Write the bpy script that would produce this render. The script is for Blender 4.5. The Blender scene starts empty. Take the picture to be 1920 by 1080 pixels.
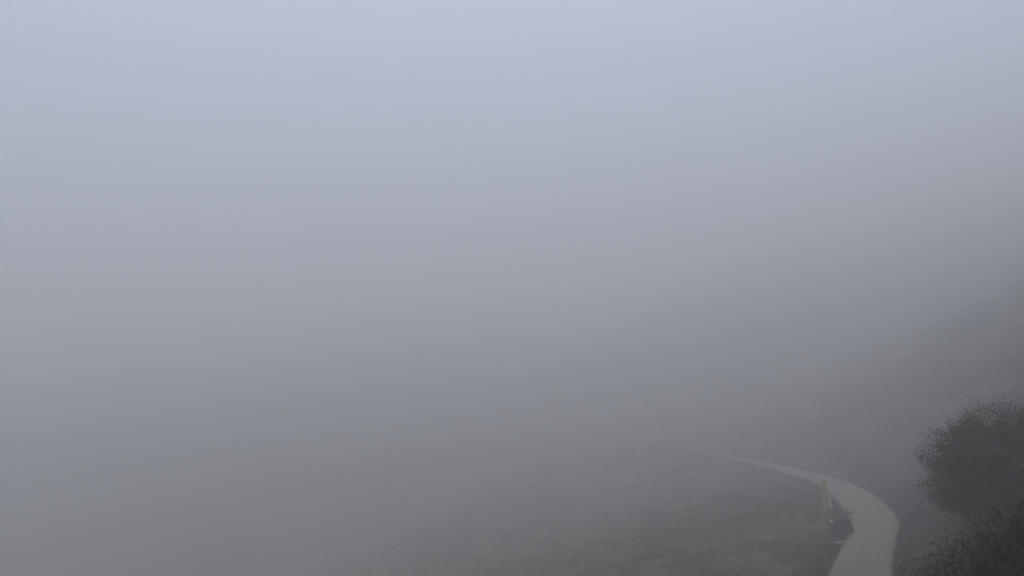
import bpy, math
import numpy as np
from mathutils import Vector, Matrix

sc = bpy.context.scene
COL = sc.collection

# ------------------------------------------------------------------ camera
F_PX = 1900.0                                   # focal length in pixels of a 1920 wide picture
PITCH = math.atan(240.0 / F_PX)                 # looking slightly up, horizon low in the frame
cam_data = bpy.data.cameras.new("camera")
cam_data.sensor_width = 36.0
cam_data.lens = 36.0 * F_PX / 1920.0
cam_data.clip_start = 0.05
cam_data.clip_end = 4000.0
cam_data.dof.use_dof = True                     # focused on the bend; the near bank is a little soft
cam_data.dof.focus_distance = 24.0
cam_data.dof.aperture_fstop = 2.4
cam = bpy.data.objects.new("camera", cam_data)
COL.objects.link(cam)
cam.location = (0, 0, 0)
cam.rotation_euler = (math.radians(90) + PITCH, 0, 0)
sc.camera = cam

# ------------------------------------------------------------------ sky, sun, exposure
SUN_EL, SUN_AZ = 80.0, 12.0                     # sun behind cloud, ahead and a little right
world = bpy.data.worlds.new("World")
sc.world = world
world.use_nodes = True
wn = world.node_tree
bg = wn.nodes["Background"]
sky = wn.nodes.new("ShaderNodeTexSky")
sky.sky_type = 'NISHITA'
sky.sun_disc = False
sky.sun_elevation = math.radians(SUN_EL)
sky.sun_rotation = math.radians(SUN_AZ)
sky.air_density = 1.0
sky.dust_density = 1.0
hs = wn.nodes.new("ShaderNodeHueSaturation")
hs.inputs["Saturation"].default_value = .93
wn.links.new(sky.outputs[0], hs.inputs["Color"])
wn.links.new(hs.outputs[0], bg.inputs["Color"])
bg.inputs["Strength"].default_value = 0.12

sun_d = bpy.data.lights.new("sun", 'SUN')
sun_d.energy = 0.5
sun_d.angle = math.radians(40)
sun_d.color = (1.0, 0.97, 0.94)
sun = bpy.data.objects.new("sun", sun_d)
COL.objects.link(sun)
el, az = math.radians(SUN_EL), math.radians(SUN_AZ)
sdir = Vector((math.sin(az) * math.cos(el), math.cos(az) * math.cos(el), math.sin(el)))
sun.rotation_euler = sdir.to_track_quat('Z', 'Y').to_euler()

sc.view_settings.view_transform = 'Standard'
sc.view_settings.look = 'None'
sc.view_settings.exposure = 1.18
sc.view_settings.gamma = 1.0
sc.view_settings.use_curve_mapping = False
sc.cycles.volume_bounces = 6
sc.cycles.max_bounces = 10
sc.cycles.diffuse_bounces = 3
sc.cycles.use_denoising = True

# ------------------------------------------------------------------ helpers
def P(px, py, Y):
    """world point seen at photo pixel (px, py) at forward distance Y"""
    u, v = (px - 960.0) / F_PX, (540.0 - py) / F_PX
    c, s = math.cos(PITCH), math.sin(PITCH)
    d = np.array([u, c - v * s, s + v * c])
    return d * (Y / d[1])

def tag(o, label=None, cat=None, group=None, kind=None):
    if label: o["label"] = label
    if cat: o["category"] = cat
    if group: o["group"] = group
    if kind: o["kind"] = kind
    return o

def mesh_obj(name, verts, faces, mat, parent=None, smooth=False):
    """verts (n,3) array, faces (m,k) array of quads or triangles"""
    verts = np.asarray(verts, dtype=np.float32)
    faces = np.asarray(faces, dtype=np.int32)
    me = bpy.data.meshes.new(name)
    m, k = faces.shape
    me.vertices.add(len(verts))
    me.vertices.foreach_set("co", verts.ravel())
    me.loops.add(m * k)
    me.loops.foreach_set("vertex_index", faces.ravel())
    me.polygons.add(m)
    me.polygons.foreach_set("loop_start", np.arange(0, m * k, k, dtype=np.int32))
    if smooth:
        me.polygons.foreach_set("use_smooth", np.ones(m, dtype=bool))
    me.update(calc_edges=True)
    me.validate()
    me.materials.append(mat)
    o = bpy.data.objects.new(name, me)
    COL.objects.link(o)
    if parent is not None:
        o.parent = parent
    return o

def empty(name, loc):
    o = bpy.data.objects.new(name, None)
    COL.objects.link(o)
    o.location = loc
    return o

def merge(parts):
    vs, fs, n = [], [], 0
    for v, f in parts:
        vs.append(v); fs.append(f + n); n += len(v)
    return np.concatenate(vs), np.concatenate(fs)

def tube(pts, rad, sides=6):
    pts = np.asarray(pts, float)
    n = len(pts)
    t = np.gradient(pts, axis=0)
    t /= np.linalg.norm(t, axis=1)[:, None] + 1e-9
    ref = np.array([0.31, 0.95, 0.12])
    a = np.cross(t, ref); a /= np.linalg.norm(a, axis=1)[:, None] + 1e-9
    b = np.cross(t, a)
    ang = np.linspace(0, 2 * np.pi, sides, endpoint=False)
    r = np.broadcast_to(np.asarray(rad, float), (n,))
    v = pts[:, None, :] + r[:, None, None] * (np.cos(ang)[None, :, None] * a[:, None, :] + np.sin(ang)[None, :, None] * b[:, None, :])
    v = v.reshape(-1, 3)
    i = np.arange(n - 1)[:, None] * sides
    j = np.arange(sides)[None, :]
    j2 = (j + 1) % sides
    f = np.stack([i + j, i + j2, i + sides + j2, i + sides + j], -1).reshape(-1, 4)
    return v, f

# value noise, numpy
_rs = np.random.RandomState(7)
_tab = _rs.rand(256, 256)
def vnoise(x, y):
    xi, yi = np.floor(x).astype(int), np.floor(y).astype(int)
    fx, fy = x - xi, y - yi
    fx, fy = fx * fx * (3 - 2 * fx), fy * fy * (3 - 2 * fy)
    g = lambda a, b: _tab[a & 255, b & 255]
    return ((g(xi, yi) * (1 - fx) + g(xi + 1, yi) * fx) * (1 - fy) + (g(xi, yi + 1) * (1 - fx) + g(xi + 1, yi + 1) * fx) * fy) * 2 - 1
def fbm(x, y, o=4):
    s, a = 0, 1.0
    for k in range(o):
        s = s + a * vnoise(x * 2 ** k + 17.3 * k, y * 2 ** k + 5.1 * k); a *= .5
    return s

# ------------------------------------------------------------------ materials
def new_mat(name):
    m = bpy.data.materials.new(name)
    m.use_nodes = True
    nt = m.node_tree
    b = nt.nodes["Principled BSDF"]
    b.inputs["Specular IOR Level"].default_value = 0.12
    return m, nt, b

def noise_mat(name, stops, scale, rough=0.9, detail=6, bump=0.0, bscale=None, bdist=0.02, scale2=None, stops2=None, fac2=0.5):
    m, nt, b = new_mat(name)
    tc = nt.nodes.new("ShaderNodeNewGeometry")
    no = nt.nodes.new("ShaderNodeTexNoise")
    no.inputs["Scale"].default_value = scale
    no.inputs["Detail"].default_value = detail
    no.inputs["Roughness"].default_value = 0.6
    nt.links.new(tc.outputs["Position"], no.inputs["Vector"])
    def ramp(src, st):
        r = nt.nodes.new("ShaderNodeValToRGB")
        e = r.color_ramp.elements
        while len(e) < len(st): e.new(0.5)
        for k, (p, c) in enumerate(st):
            e[k].position = p; e[k].color = (*c, 1)
        nt.links.new(src, r.inputs[0])
        return r.outputs[0]
    col = ramp(no.outputs["Fac"], stops)
    if stops2:
        n2 = nt.nodes.new("ShaderNodeTexNoise")
        n2.inputs["Scale"].default_value = scale2
        n2.inputs["Detail"].default_value = 4
        nt.links.new(tc.outputs["Position"], n2.inputs["Vector"])
        c2 = ramp(n2.outputs["Fac"], stops2)
        mx = nt.nodes.new("ShaderNodeMix"); mx.data_type = 'RGBA'
        mx.inputs[0].default_value = fac2
        nt.links.new(col, mx.inputs[6]); nt.links.new(c2, mx.inputs[7])
        col = mx.outputs[2]
    nt.links.new(col, b.inputs["Base Color"])
    b.inputs["Roughness"].default_value = rough
    if bump:
        n3 = nt.nodes.new("ShaderNodeTexNoise")
        n3.inputs["Scale"].default_value = bscale
        n3.inputs["Detail"].default_value = 8
        nt.links.new(tc.outputs["Position"], n3.inputs["Vector"])
        bp = nt.nodes.new("ShaderNodeBump")
        bp.inputs["Strength"].default_value = bump
        bp.inputs["Distance"].default_value = bdist
        nt.links.new(n3.outputs["Fac"], bp.inputs["Height"])
        nt.links.new(bp.outputs[0], b.inputs["Normal"])
    return m

M_soil = noise_mat("hill_soil", [(.3, (.055, .033, .011)), (.55, (.084, .053, .019)), (.75, (.118, .077, .030))], 1.3,
                   bump=.3, bscale=9, bdist=.05, scale2=.12, stops2=[(.35, (.055, .042, .024)), (.65, (.10, .076, .046))])
M_path = noise_mat("path_surface", [(.30, (.128, .108, .078)), (.5, (.160, .136, .102)), (.72, (.195, .167, .127))], 5.0,
                   bump=.5, bscale=60, bdist=.01, scale2=.7, stops2=[(.3, (.115, .098, .070)), (.7, (.215, .184, .140))])
M_scrub = noise_mat("scrub_leaves", [(.32, (.060, .018, .005)), (.46, (.046, .022, .006)), (.58, (.034, .026, .007)), (.72, (.072, .036, .009))], .55,
                    scale2=23, stops2=[(.3, (.018, .013, .007)), (.7, (.055, .038, .020))], fac2=.5, rough=.8)
M_slope = noise_mat("dry_slope_scrub", [(.32, (.064, .038, .011)), (.5, (.080, .052, .016)), (.62, (.062, .049, .013)), (.75, (.100, .063, .020))], .4,
                    scale2=9, stops2=[(.3, (.060, .039, .013)), (.7, (.095, .063, .023))], fac2=.5, rough=.85)
M_shrub = noise_mat("shrub_leaves", [(.3, (.024, .024, .009)), (.5, (.040, .038, .014)), (.7, (.072, .058, .022))], 2.5,
                    scale2=25, stops2=[(.3, (.020, .020, .007)), (.7, (.075, .062, .024))], fac2=.5, rough=.7)
M_low = noise_mat("low_shrub_leaves", [(.3, (.026, .024, .011)), (.7, (.050, .046, .021))], 6, rough=.8)
M_bark = noise_mat("bark", [(.3, (.05, .04, .03)), (.7, (.10, .08, .06))], 20, bump=.6, bscale=40)
M_dry = noise_mat("dry_stems", [(.3, (.13, .10, .06)), (.7, (.22, .18, .11))], 3)
M_pinna = noise_mat("yellowed_leaves", [(.3, (.36, .325, .11)), (.7, (.48, .43, .16))], 8)
M_stalk = noise_mat("stalk", [(.3, (.035, .025, .018)), (.7, (.06, .045, .03))], 15)
M_stone = noise_mat("pale_stone", [(.3, (.38, .37, .34)), (.7, (.55, .53, .49))], 14, bump=.5, bscale=30)
M_greystone = noise_mat("grey_stone", [(.3, (.16, .15, .14)), (.7, (.30, .285, .26))], 9, bump=.6, bscale=25)

# ------------------------------------------------------------------ path centre line: x, y, z, half width
ctrl = []
for px, py, Y, hw in [(1607, 1105, 14.0, .50), (1616, 1060, 16.2, .50), (1630, 1020, 18.6, .50), (1642, 985, 21.8, .55), (1629, 960, 24.6, .62),
                      (1606, 934, 28.8, .67), (1577, 914, 33.0, .70), (1530, 896, 37.5, .76), (1470, 880, 42.5, .70),
                      (1405, 865, 47.5, .62), (1335, 851, 53.0, .50), (1262, 840, 58.5, .45), (1185, 831, 63.5, .80)]:
    p = P(px, py, Y)
    ctrl.append((p[0], p[1], p[2], hw))
before = [(-6.0, -26.0, -1.2, .5), (-3.6, -14.0, -1.4, .5), (-1.5, -5.0, -1.62, .5), (-1.2, 0.0, -1.68, .5), (-.6, 3.6, -1.76, .5), (.66, 6.2, -1.88, .5), (2.22, 9.2, -2.05, .5), (3.74, 12.2, -2.24, .5)]
after = [(1.5, 69.5, -1.65, .80), (-9.0, 74.0, -1.5, .80), (-26.0, 81.0, -1.2, .80), (-50.0, 93.0, -.8, .80), (-90.0, 118.0, 0.0, .80)]
C = np.array(before + ctrl + after)
def catmull(C, n=24):
    out = []
    Q = np.vstack([2 * C[0] - C[1], C, 2 * C[-1] - C[-2]])
    for i in range(1, len(Q) - 2):
        p0, p1, p2, p3 = Q[i - 1], Q[i], Q[i + 1], Q[i + 2]
        t = np.linspace(0, 1, n, endpoint=False)[:, None]
        out.append(.5 * ((2 * p1) + (-p0 + p2) * t + (2 * p0 - 5 * p1 + 4 * p2 - p3) * t ** 2 + (-p0 + 3 * p1 - 3 * p2 + p3) * t ** 3))
    out.append(Q[-2][None])
    return np.vstack(out)
PL = catmull(C)
seg = np.diff(PL[:, :2], axis=0)
LEN = np.r_[0, np.cumsum(np.linalg.norm(seg, axis=1))]
LB = float(LEN[np.argmin(abs(PL[:, 1]))])          # arc length beside the camera
TAN = np.gradient(PL[:, :2], axis=0); TAN /= np.linalg.norm(TAN, axis=1)[:, None]

def near_path(x, y):
    """signed distance (right positive), path height, half width, arc length at the closest point"""
    x = np.asarray(x, float).ravel(); y = np.asarray(y, float).ravel()
    sd = np.empty(len(x)); idx = np.empty(len(x), int)
    A, B = PL[:-1, :2], PL[1:, :2]
    AB = B - A; L2 = (AB ** 2).sum(1)
    z = np.empty(len(x)); hw = np.empty(len(x)); s = np.empty(len(x))
    for c in range(0, len(x), 4000):
        X = np.stack([x[c:c + 4000], y[c:c + 4000]], 1)
        AP = X[:, None, :] - A[None]
        t = np.clip((AP * AB[None]).sum(2) / L2, 0, 1)
        D = AP - t[..., None] * AB[None]
        d2 = (D ** 2).sum(2)
        k = d2.argmin(1); r = np.arange(len(k))
        tt = t[r, k]
        side = -(AB[k, 0] * D[r, k, 1] - AB[k, 1] * D[r, k, 0])
        sd[c:c + 4000] = np.sqrt(d2[r, k]) * np.sign(side + 1e-12)
        z[c:c + 4000] = PL[k, 2] + tt * (PL[k + 1, 2] - PL[k, 2])
        hw[c:c + 4000] = PL[k, 3] + tt * (PL[k + 1, 3] - PL[k, 3])
        s[c:c + 4000] = LEN[k] + tt * (LEN[k + 1] - LEN[k])
    return sd, z, hw, s

def ground_z(x, y):
    shp = np.shape(x)
    x = np.asarray(x, float).ravel(); y = np.asarray(y, float).ravel()
    sd, z, hw, s = near_path(x, y)
    r = np.maximum(sd - hw - .12, 0)            # metres right of the bench
    l = np.maximum(-sd - hw - .25, 0)           # metres left of the bench
    bank = np.interp(r, [0, .3, 1.6, 3.0, 5.0], [0, .10, 1.12, 2.25, 3.8])
    steep = np.interp(r, [0, .3, 1.6, 3.0, 5.0], [0, .12, 1.25, 2.6, 4.4])
    k = np.interp(s, [LB + 14, LB + 20, LB + 40, LB + 55], [0, 1, 1, 0])
    bank = bank * (1 - k) + steep * k
    g = np.interp(s, [LB + 20, LB + 48, LB + 85], [.85, .68, .20])          # slope of the hill: steep beside us, gentler ahead
    up = bank * np.interp(s, [LB + 40, LB + 62], [1, .5]) + np.maximum(r - 5, 0) * g
    up = np.minimum(up, 46 + .02 * up)
    right = z - .03 + up
    near_left = z - .03 - np.interp(l, [0, 1.0, 4, 12, 300], [0, .14, .85, 3.0, 100])
    plane = np.maximum(-1.9 + .29 * (x - 8) - .16 * np.logaddexp(0, (-x - 3) / 3.0) * 3.0 + .03 * np.maximum(y - 55, 0), -55 + .04 * (x + 200))
    t = np.clip((l - 3) / 14.0, 0, 1); t = t * t * (3 - 2 * t)
    left = near_left * (1 - t) + np.minimum(plane, z - .5) * t
    base = np.where(sd > 0, right, left)
    m = np.maximum(r, l)
    rough = np.clip(m / 1.5, 0, 1)
    n = fbm(x * .35, y * .35, 3) * .14 * rough + fbm(x * .06 + 9, y * .06, 3) * .7 * np.clip(m / 20, 0, 1) + fbm(x * 1.7, y * 1.7, 2) * .05 * rough
    out = base + n
    return out.reshape(shp)

# ------------------------------------------------------------------ terrain sheet
def axis(lo, hi, c0, c1, fine, growth=1.09, cap=9.0):
    a = list(np.arange(c0, c1, fine))
    st, x = fine, c0
    left = []
    while x > lo:
        st = min(st * growth, cap); x -= st; left.append(x)
    st, x = fine, a[-1]
    right = []
    while x < hi:
        st = min(st * growth, cap); x += st; right.append(x)
    return np.array(left[::-1] + a + right)
gx = axis(-300, 260, -3, 16, .17)
gy = axis(-60, 420, 1, 60, .22)
GX, GY = np.meshgrid(gx, gy)
GZ = ground_z(GX, GY)
nx, ny = len(gx), len(gy)
i = np.arange(ny - 1)[:, None] * nx + np.arange(nx - 1)[None]
F = np.stack([i, i + 1, i + nx + 1, i + nx], -1).reshape(-1, 4)
terrain = mesh_obj("hillside", np.stack([GX.ravel(), GY.ravel(), GZ.ravel()], 1), F, M_soil, smooth=True)
tag(terrain, kind="structure")
TOP = float(GZ.max()); BOT = float(GZ.min())

# ------------------------------------------------------------------ path ribbon
ss = np.r_[np.arange(0, LEN[-1], .15), LEN[-1]]
cx, cy, cz, ch = [np.interp(ss, LEN, PL[:, k]) for k in range(4)]
tx, ty = np.interp(ss, LEN, TAN[:, 0]), np.interp(ss, LEN, TAN[:, 1])
nrm = np.hypot(tx, ty); tx /= nrm; ty /= nrm
cols = 11
V = []
for k in range(cols):
    u = k / (cols - 1) * 2 - 1
    wob = (fbm(ss * 1.1 + (40 if u > 0 else 0), ss * 0 + 3.3, 3) * .07) * abs(u) ** 3
    off = u * ch + wob * (1 if u > 0 else -1)
    zz = cz + .012 * (1 - u * u) - .045 * (abs(u) > .99) + fbm(ss * 1.3, ss * 0 + u * 2.1, 3) * .010
    V.append(np.stack([cx + ty * off, cy - tx * off, zz], 1))
V = np.stack(V, 1)
n = len(ss)
i = np.arange(n - 1)[:, None] * cols + np.arange(cols - 1)[None]
F = np.stack([i, i + 1, i + cols + 1, i + cols], -1).reshape(-1, 4)
path = mesh_obj("path", V.reshape(-1, 3), F, M_path, smooth=True)
tag(path, kind="structure")

# ------------------------------------------------------------------ foliage builders
def leaf_cloud(cen, size, rs, aspect=.45, up=.0):
    """cen (n,3) leaf centres, size (n,) leaf lengths -> folded quads in random directions"""
    n = len(cen)
    d = rs.normal(size=(n, 3)); d[:, 2] += up; d /= np.linalg.norm(d, axis=1)[:, None]
    q = rs.normal(size=(n, 3)); w = np.cross(d, q); w /= np.linalg.norm(w, axis=1)[:, None]
    s = np.asarray(size)[:, None]
    a = cen - d * s * .5; b = cen + w * s * aspect * .5; c = cen + d * s * .5; e = cen - w * s * aspect * .5
    v = np.stack([a, b, c, e], 1).reshape(-1, 3)
    return v, np.arange(4 * n).reshape(-1, 4)

def blades(base, height, rs, width=.012, lean=.45):
    """grass or twig blades: thin triangles-as-quads rising from base points"""
    n = len(base)
    d = np.stack([rs.normal(size=n) * lean, rs.normal(size=n) * lean, np.ones(n)], 1)
    d /= np.linalg.norm(d, axis=1)[:, None]
    w = rs.normal(size=(n, 3)); w[:, 2] = 0; w /= np.linalg.norm(w, axis=1)[:, None]
    h = np.asarray(height)[:, None]
    mid = base + d * h * .55
    tip = base + d * h + np.stack([rs.normal(size=n), rs.normal(size=n), -np.abs(rs.normal(size=n))], 1) * h * .12
    W = w * width
    v = np.stack([base - W, base + W, mid + W * .7, mid - W * .7, tip + W * .15, tip - W * .15], 1).reshape(-1, 3)
    k = np.arange(n)[:, None] * 6
    f = np.concatenate([k + np.array([[0, 1, 2, 3]]), k + np.array([[3, 2, 4, 5]])])
    return v, f

CLEAR = []
for px, py, Y, q in [(1559, 978, 21.8, .45), (1559, 978, 21.2, .4), (1552, 957, 25.4, .4), (1552, 957, 24.7, .35), (1598, 852, 38.0, .7)]:
    _c = P(px, py, Y); CLEAR.append((_c[0], _c[1], q))

def scatter_scrub(rs, n_try, ymin, ymax, side, rmax, spread=1.0, rmin=0.0):
    """positions for scrub clumps beside the path"""
    lo = np.searchsorted(PL[:, 1], 0)
    s = rs.uniform(0, 1, n_try)
    yy = ymin + (ymax - ymin) * s ** spread
    k = np.array([np.argmin(abs(PL[:200 if False else len(PL), 1] - y)) for y in yy])
    r = rmin + rs.uniform(0, 1, n_try) ** 1.3 * (rmax - rmin)
    x = PL[k, 0] + side * (PL[k, 3] + r + .12)
    sd, z, hw, _ = near_path(x, yy)
    ok = (sd * side > hw + .10)
    for qx, qy, qr in CLEAR:
        ok &= np.hypot(x - qx, yy - qy) > qr
    return x[ok], yy[ok], (np.abs(sd) - hw)[ok]

rs = np.random.RandomState(11)
def scrub(name, n, ymin, ymax, side, rmax, leaves, leaf, hrange, rrange, mat, seed, spread=1.0, grass=0.0, rmin=0.0):
    rs = np.random.RandomState(seed)
    x, y, r = scatter_scrub(rs, n, ymin, ymax, side, rmax, spread, rmin)
    parts = []
    h = rs.uniform(*hrange, len(x)) * np.clip(.35 + r / 1.2, .35, 1) * (1 + .35 * fbm(x * .5, y * .5, 2))
    R = rs.uniform(*rrange, len(x)) * np.clip(.35 + r / 1.0, .35, 1)
    R = np.minimum(R, r * .9 + .10)
    z = ground_z(x, y)
    idx = np.repeat(np.arange(len(x)), leaves)
    m = len(idx)
    d = rs.normal(size=(m, 3)); d /= np.linalg.norm(d, axis=1)[:, None]; d[:, 2] = abs(d[:, 2])
    rad = rs.uniform(0, 1, m) ** .45
    c = np.stack([x[idx] + d[:, 0] * R[idx] * rad, y[idx] + d[:, 1] * R[idx] * rad, z[idx] + d[:, 2] * h[idx] * rad + .01], 1)
    parts.append(leaf_cloud(c, rs.uniform(.6, 1.3, m) * leaf, rs, .5, .5))
    if grass > 0:
        g = int(leaves * grass)
        idx = np.repeat(np.arange(len(x)), g); m = len(idx)
        b = np.stack([x[idx] + rs.normal(size=m) * R[idx] * .45, y[idx] + rs.normal(size=m) * R[idx] * .45, z[idx] - .02], 1)
        parts.append(blades(b, h[idx] * rs.uniform(.6, 1.35, m), rs, leaf * .10))
    v, f = merge(parts)
    return v, f

# near bank, right of the path: heather-like brown scrub with fine twigs
v, f = merge([
    scrub("a0", 260, 1.6, 5.0, 1, 3.5, 950, .012, (.14, .26), (.22, .42), None, 27),
    scrub("a", 420, 2.2, 9.0, 1, 4.5, 520, .014, (.14, .30), (.20, .42), None, 21, 1.0, 0),
    scrub("b", 520, 8.0, 20.0, 1, 7.0, 170, .040, (.25, .5), (.25, .50), None, 22, 1.0, 0),
    scrub("skirt", 110, 8.6, 14.0, 1, 3.6, 420, .020, (.32, .6), (.30, .5), None, 51, 1.0, 0, 1.0),
])
near_scrub = mesh_obj("bank_scrub", v, f, M_scrub)
tag(near_scrub, "dense brown scrub covering the bank right of the path", "scrub", kind="stuff")
v, f = merge([
    scrub("c", 1300, 18.0, 46.0, 1, 16.0, 80, .075, (.35, .9), (.35, .80), None, 23, 1.2),
    scrub("t", 260, 17.0, 52.0, 1, 22.0, 380, .070, (.4, .85), (.6, 1.2), None, 43, 1.0),
    scrub("d", 1500, 44.0, 95.0, 1, 40.0, 26, .17, (.3, .8), (.6, 1.3), None, 24, 1.2),
])
tag(mesh_obj("far_scrub", v, f, M_scrub), "grey-brown scrub fading into fog on the slope above the path", "scrub", kind="stuff")
v, f = merge([
    scrub("e", 700, 12.0, 30.0, -1, 9.0, 200, .027, (.12, .30), (.22, .50), None, 31, 1.0, 0),
    scrub("f", 1300, 26.0, 60.0, -1, 24.0, 70, .08, (.15, .38), (.35, .80), None, 32, 1.2),
    scrub("g", 900, 55.0, 95.0, -1, 40.0, 24, .18, (.3, .8), (.5, 1.2), None, 33, 1.2),
])
tag(mesh_obj("slope_scrub", v, f, M_slope), "low dark scrub covering the slope that falls away left of the path", "scrub", kind="stuff")

# short verge grass that frays both path edges
rs = np.random.RandomState(5)
m = 26000
s = rs.uniform(0, 1, m) ** 1.3 * 75 + LEN[np.argmin(abs(PL[:, 1] - 8))]
side = rs.choice([-1, 1], m)
e = np.interp(s, LEN, PL[:, 3]) + np.abs(rs.normal(size=m)) * .14 - .05
k = np.searchsorted(LEN, s).clip(1, len(LEN) - 1)
x = np.interp(s, LEN, PL[:, 0]) + side * TAN[k, 1] * e
y = np.interp(s, LEN, PL[:, 1]) - side * TAN[k, 0] * e
b = np.stack([x, y, np.interp(s, LEN, PL[:, 2]) - .03], 1)
v, f = blades(b, rs.uniform(.05, .17, m), rs, .006, .7)
tag(mesh_obj("verge_grass", v, f, M_scrub), "short ragged grass fringing both path edges", "grass", kind="stuff")

# ------------------------------------------------------------------ large shrub on the right bank
def make_shrub(name, base, centre, rad, nclump, nleaf, leaf, seed, mat, stems, twigs=0):
    rs = np.random.RandomState(seed)
    root = empty(name, base)
    base = np.array(base); centre = np.array(centre); rad = np.array(rad)
    d = rs.normal(size=(nclump, 3)); d /= np.linalg.norm(d, axis=1)[:, None]
    rr = rs.uniform(.25, 1, nclump) ** .5
    wob = 1 + .07 * np.sin(d[:, 0] * 7 + seed) + .06 * np.sin(d[:, 2] * 11 + 2) + .04 * rs.normal(size=nclump)
    low = np.where(d[:, 2] < 0, np.minimum(1 / np.maximum(np.hypot(d[:, 0], d[:, 1]), .3), 1.5) ** .8, 1.0)
    cc = centre + d * rad * (rr * wob * .86)[:, None] * np.stack([low, low, np.ones(nclump)], 1)
    cc[:, 2] = np.maximum(cc[:, 2], base[2] + .12)
    cs = rs.uniform(.08, .20, nclump) * rad[0]
    idx = np.repeat(np.arange(nclump), nleaf); m = len(idx)
    q = rs.normal(size=(m, 3)); q /= np.linalg.norm(q, axis=1)[:, None]
    c = cc[idx] + q * (cs[idx] * rs.uniform(.1, 1, m) ** .5)[:, None] * np.array([1, 1, .75])
    parts = [leaf_cloud(c - base, rs.uniform(.6, 1.3, m) * leaf, rs, .5, .35)]
    # short shoots sticking out of the crown
    ns = nclump * 3
    k = rs.randint(0, nclump, ns)
    o = cc[k] - centre; o /= np.linalg.norm(o, axis=1)[:, None]
    for t in range(5):
        p = cc[k] + (o + np.array([0, 0, .25])) * (cs[k] * (.6 + .12 * t))[:, None] + rs.normal(size=(ns, 3)) * leaf * .5
        parts.append(leaf_cloud(p - base, np.full(ns, leaf * (1.05 - .1 * t)), rs, .45, .8))
    v, f = merge(parts)
    mesh_obj("foliage", v, f, mat, root)
    # stems and branches
    sp = []
    for a in range(stems):
        an = 2 * math.pi * a / stems + rs.uniform(-.3, .3)
        foot = np.array([math.cos(an) * .05, math.sin(an) * .05, -.05])
        kk = rs.randint(0, nclump)
        end = (cc[kk] - base) * .9
        mid = np.array([end[0] * .35, end[1] * .35, end[2] * .55])
        t = np.linspace(0, 1, 7)[:, None]
        pts = (1 - t) ** 2 * foot + 2 * t * (1 - t) * mid + t ** 2 * end
        r0 = .028 if nclump > 60 else .010
        sp.append(tube(pts, np.linspace(r0, r0 * .25, 7), 6))
        for b in range(4):
            kk = rs.randint(0, nclump); st = pts[2 + b]
            e2 = cc[kk] - base
            q2 = np.array([st, st * .5 + e2 * .5 + rs.normal(size=3) * .03, e2])
            sp.append(tube(q2, [r0 * .4, r0 * .28, r0 * .12], 5))
    v, f = merge(sp)
    mesh_obj("branch", v, f, M_bark, root)
    return root

c = P(1880, 848, 9.4)
bz = float(ground_z(np.array([c[0]]), np.array([c[1]]))[0])
sh = make_shrub("round_shrub", (c[0], c[1], bz), (c[0], c[1], -.44), (.80, .70, .60), 560, 150, .017, 3, M_shrub, 9)
tag(sh, "large round dark green shrub on the bank right of the path", "shrub")

c = P(1576, 1003, 19.7)
bz = float(ground_z(np.array([c[0]]), np.array([c[1]]))[0])
sh = make_shrub("low_shrub", (c[0], c[1], bz), (c[0], c[1], bz + .16), (.27, .36, .17), 90, 60, .030, 4, M_low, 5)
tag(sh, "low dark shrub bulging over the left edge of the path", "shrub")

c = P(1592, 965, 24.0)
k = near_path([c[0]], [c[1]])
zz = float(k[1][0])
rs = np.random.RandomState(9)
m = 90
b = np.stack([rs.normal(size=m) * .06, rs.normal(size=m) * .04, np.zeros(m)], 1)
tuft = mesh_obj("grass_tuft", *blades(b, rs.uniform(.06, .13, m), rs, .007, .8), M_low)
tuft.location = (c[0], c[1], zz + .005)
tag(tuft, "small dark grass tuft lying on the pale path near the yellow stalk", "grass tuft")

# ------------------------------------------------------------------ leaning yellow-leaved stalk beside the path
bp = P(1552, 958, 25.5); tp = P(1544, 896, 25.5)
bz = float(ground_z(np.array([bp[0]]), np.array([bp[1]]))[0])
root = empty("yellow_leaved_stalk", (bp[0], bp[1], bz))
tag(root, "tall leaning plant stalk with yellowish side leaves standing left of the path", "plant")
B = np.array([0, 0, min(0, 0)]); T = tp - np.array([bp[0], bp[1], bz])
t = np.linspace(0, 1, 12)[:, None]
pts = B * (1 - t) + T * t + np.array([.012, 0, 0]) * np.sin(t * math.pi) * 1.0
mesh_obj("stem", *tube(pts, np.linspace(.017, .008, 12), 8), M_stalk, root, smooth=True)
rs = np.random.RandomState(2)
NP = 22
z0 = (bp[2] - bz) / T[2]
lf_mesh = None
def leaflet(L, W):
    n = 6
    u = np.linspace(0, 1, n)
    w = W * np.sin(np.clip(u * .92 + .08, 0, 1) * math.pi) ** .6
    drop = -.18 * L * u ** 2
    top = np.stack([u * L, w * .5, drop], 1); mid = np.stack([u * L, 0 * u, drop - .08 * W], 1); bot = np.stack([u * L, -w * .5, drop], 1)
    v = np.concatenate([top, mid, bot])
    k = np.arange(n - 1)
    f = np.concatenate([np.stack([k, k + 1, k + n + 1, k + n], 1), np.stack([k + n, k + n + 1, k + 2 * n + 1, k + 2 * n], 1)])
    return v, f
shared = [mesh_obj("leaf", *leaflet(1.0, .16), M_pinna, root)]
lm = shared[0].data
first = True
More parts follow.
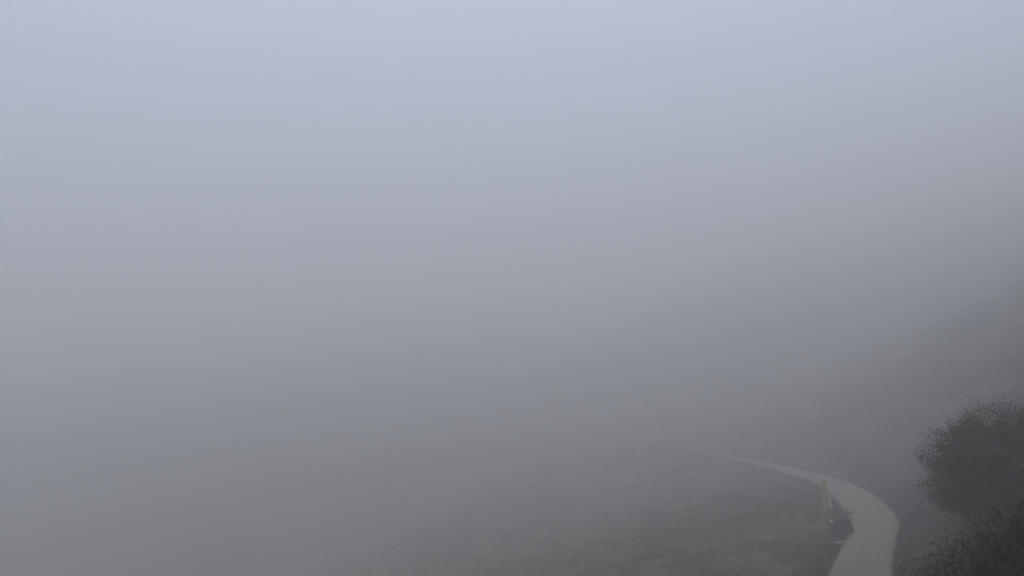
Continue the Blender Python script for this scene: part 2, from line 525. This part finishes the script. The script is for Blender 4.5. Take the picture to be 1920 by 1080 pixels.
for a in range(NP):
    u = z0 + .02 + (.86 - z0) * a / (NP - 1)
    for sgn in (-1, 1):
        if sgn > 0 and 13 <= a <= 17 and a % 2: continue
        o = shared[0] if first else bpy.data.objects.new("leaf", lm)
        if not first:
            COL.objects.link(o); o.parent = root
        first = False
        L = rs.uniform(.13, .165) * (1.0 if a < 19 else .8)
        o.location = tuple(B * (1 - u) + T * u + np.array([.012, 0, 0]) * math.sin(u * math.pi))
        yaw = (0 if sgn > 0 else math.pi) + rs.uniform(-.35, .35)
        o.rotation_euler = (rs.uniform(.9, 1.4), rs.uniform(-.12, .08), yaw)
        o.scale = (L, L * 1.8, L)

# ------------------------------------------------------------------ stones
def stone(name, loc, size, seed, mat, label, group=None):
    rs = np.random.RandomState(seed)
    import bmesh
    bm = bmesh.new()
    bmesh.ops.create_icosphere(bm, subdivisions=3, radius=1)
    dirs = rs.normal(size=(7, 3)); dirs /= np.linalg.norm(dirs, axis=1)[:, None]
    cut = rs.uniform(.62, .9, 7)
    for vv in bm.verts:
        p = np.array(vv.co)
        for dd, cc in zip(dirs, cut):
            q = p @ dd
            if q > cc: p = p - dd * (q - cc) * .85
        vv.co = p * np.array(size)
    me = bpy.data.meshes.new(name); bm.to_mesh(me); bm.free()
    me.materials.append(mat)
    o = bpy.data.objects.new(name, me); COL.objects.link(o)
    o.location = loc
    return tag(o, label, "stone", group)
def on_ground(px, py, Y, lift=0):
    c = P(px, py, Y); z = float(ground_z(np.array([c[0]]), np.array([c[1]]))[0])
    return (c[0], c[1], z + lift)
c = P(1559, 978, 22.0)
c[2] = float(ground_z(np.array([c[0]]), np.array([c[1]]))[0]) + .09
stone("stone", (c[0], c[1], c[2]), (.045, .045, .065), 1, M_stone, "small whitish stone in the scrub just below the yellowish stalk")
stone("stone", on_ground(1572, 1016, 18.6, .04), (.16, .10, .05), 2, M_greystone, "flat grey stone at the left path edge under the low shrub")
stone("stone", on_ground(1792, 1070, 4.6, .2), (.035, .02, .012), 3, M_greystone, "flat pale stone in the brown scrub at the lower right")
c = P(1598, 852, 46)
stone("boulder", P(1598, 852, 37.5), (.14, .2, .22), 4, M_greystone, "faint pale boulder on the foggy slope above the path bend")

# loose gravel on the path
rs = np.random.RandomState(8)
m = 2600
s = rs.uniform(0, 1, m) ** 1.4 * 60 + LEN[np.argmin(abs(PL[:, 1] - 9))]
u = rs.uniform(-.98, .98, m)
u = np.sign(u) * np.abs(u) ** .7
e = np.interp(s, LEN, PL[:, 3]) * u
k = np.searchsorted(LEN, s).clip(1, len(LEN) - 1)
p = np.stack([np.interp(s, LEN, PL[:, 0]) + TAN[k, 1] * e, np.interp(s, LEN, PL[:, 1]) - TAN[k, 0] * e, np.interp(s, LEN, PL[:, 2]) + .012], 1)
oct_v = np.array([[1, 0, 0], [0, 1, 0], [-1, 0, 0], [0, -1, 0], [0, 0, .7], [0, 0, -.7]])
oct_f = np.array([[0, 1, 4], [1, 2, 4], [2, 3, 4], [3, 0, 4], [1, 0, 5], [2, 1, 5], [3, 2, 5], [0, 3, 5]])
sz = rs.uniform(.004, .013, m)
v = p[:, None, :] + oct_v[None] * sz[:, None, None] * rs.uniform(.6, 1.2, (m, 6, 1))
f = (np.arange(m)[:, None, None] * 6 + oct_f[None]).reshape(-1, 3)
tag(mesh_obj("gravel", v.reshape(-1, 3), f, M_stone), "loose gravel scattered over the path", "gravel", kind="stuff")

# ------------------------------------------------------------------ fog
HAZE_TOP = TOP + 2.0
x0, x1, y0, y1, z0_, z1 = -302 - 8, 270 + 8, -72, 440, BOT - 1.0, HAZE_TOP
hv = [(x, y, z) for x in (x0, x1) for y in (y0, y1) for z in (z0_, z1)]
hf = [(0, 1, 3, 2), (4, 6, 7, 5), (0, 4, 5, 1), (2, 3, 7, 6), (0, 2, 6, 4), (1, 5, 7, 3)]
mh = bpy.data.materials.new("fog")
mh.use_nodes = True
nt = mh.node_tree
nt.nodes.clear()
out = nt.nodes.new("ShaderNodeOutputMaterial")
pv = nt.nodes.new("ShaderNodeVolumePrincipled")
pv.inputs["Color"].default_value = (.966, .950, .922, 1)
pv.inputs["Density"].default_value = 0.0285
pv.inputs["Anisotropy"].default_value = 0.68
nt.links.new(pv.outputs[0], out.inputs["Volume"])
hz = mesh_obj("haze", hv, hf, mh)
tag(hz, "even grey fog filling the whole valley and hillside", "fog", kind="stuff")
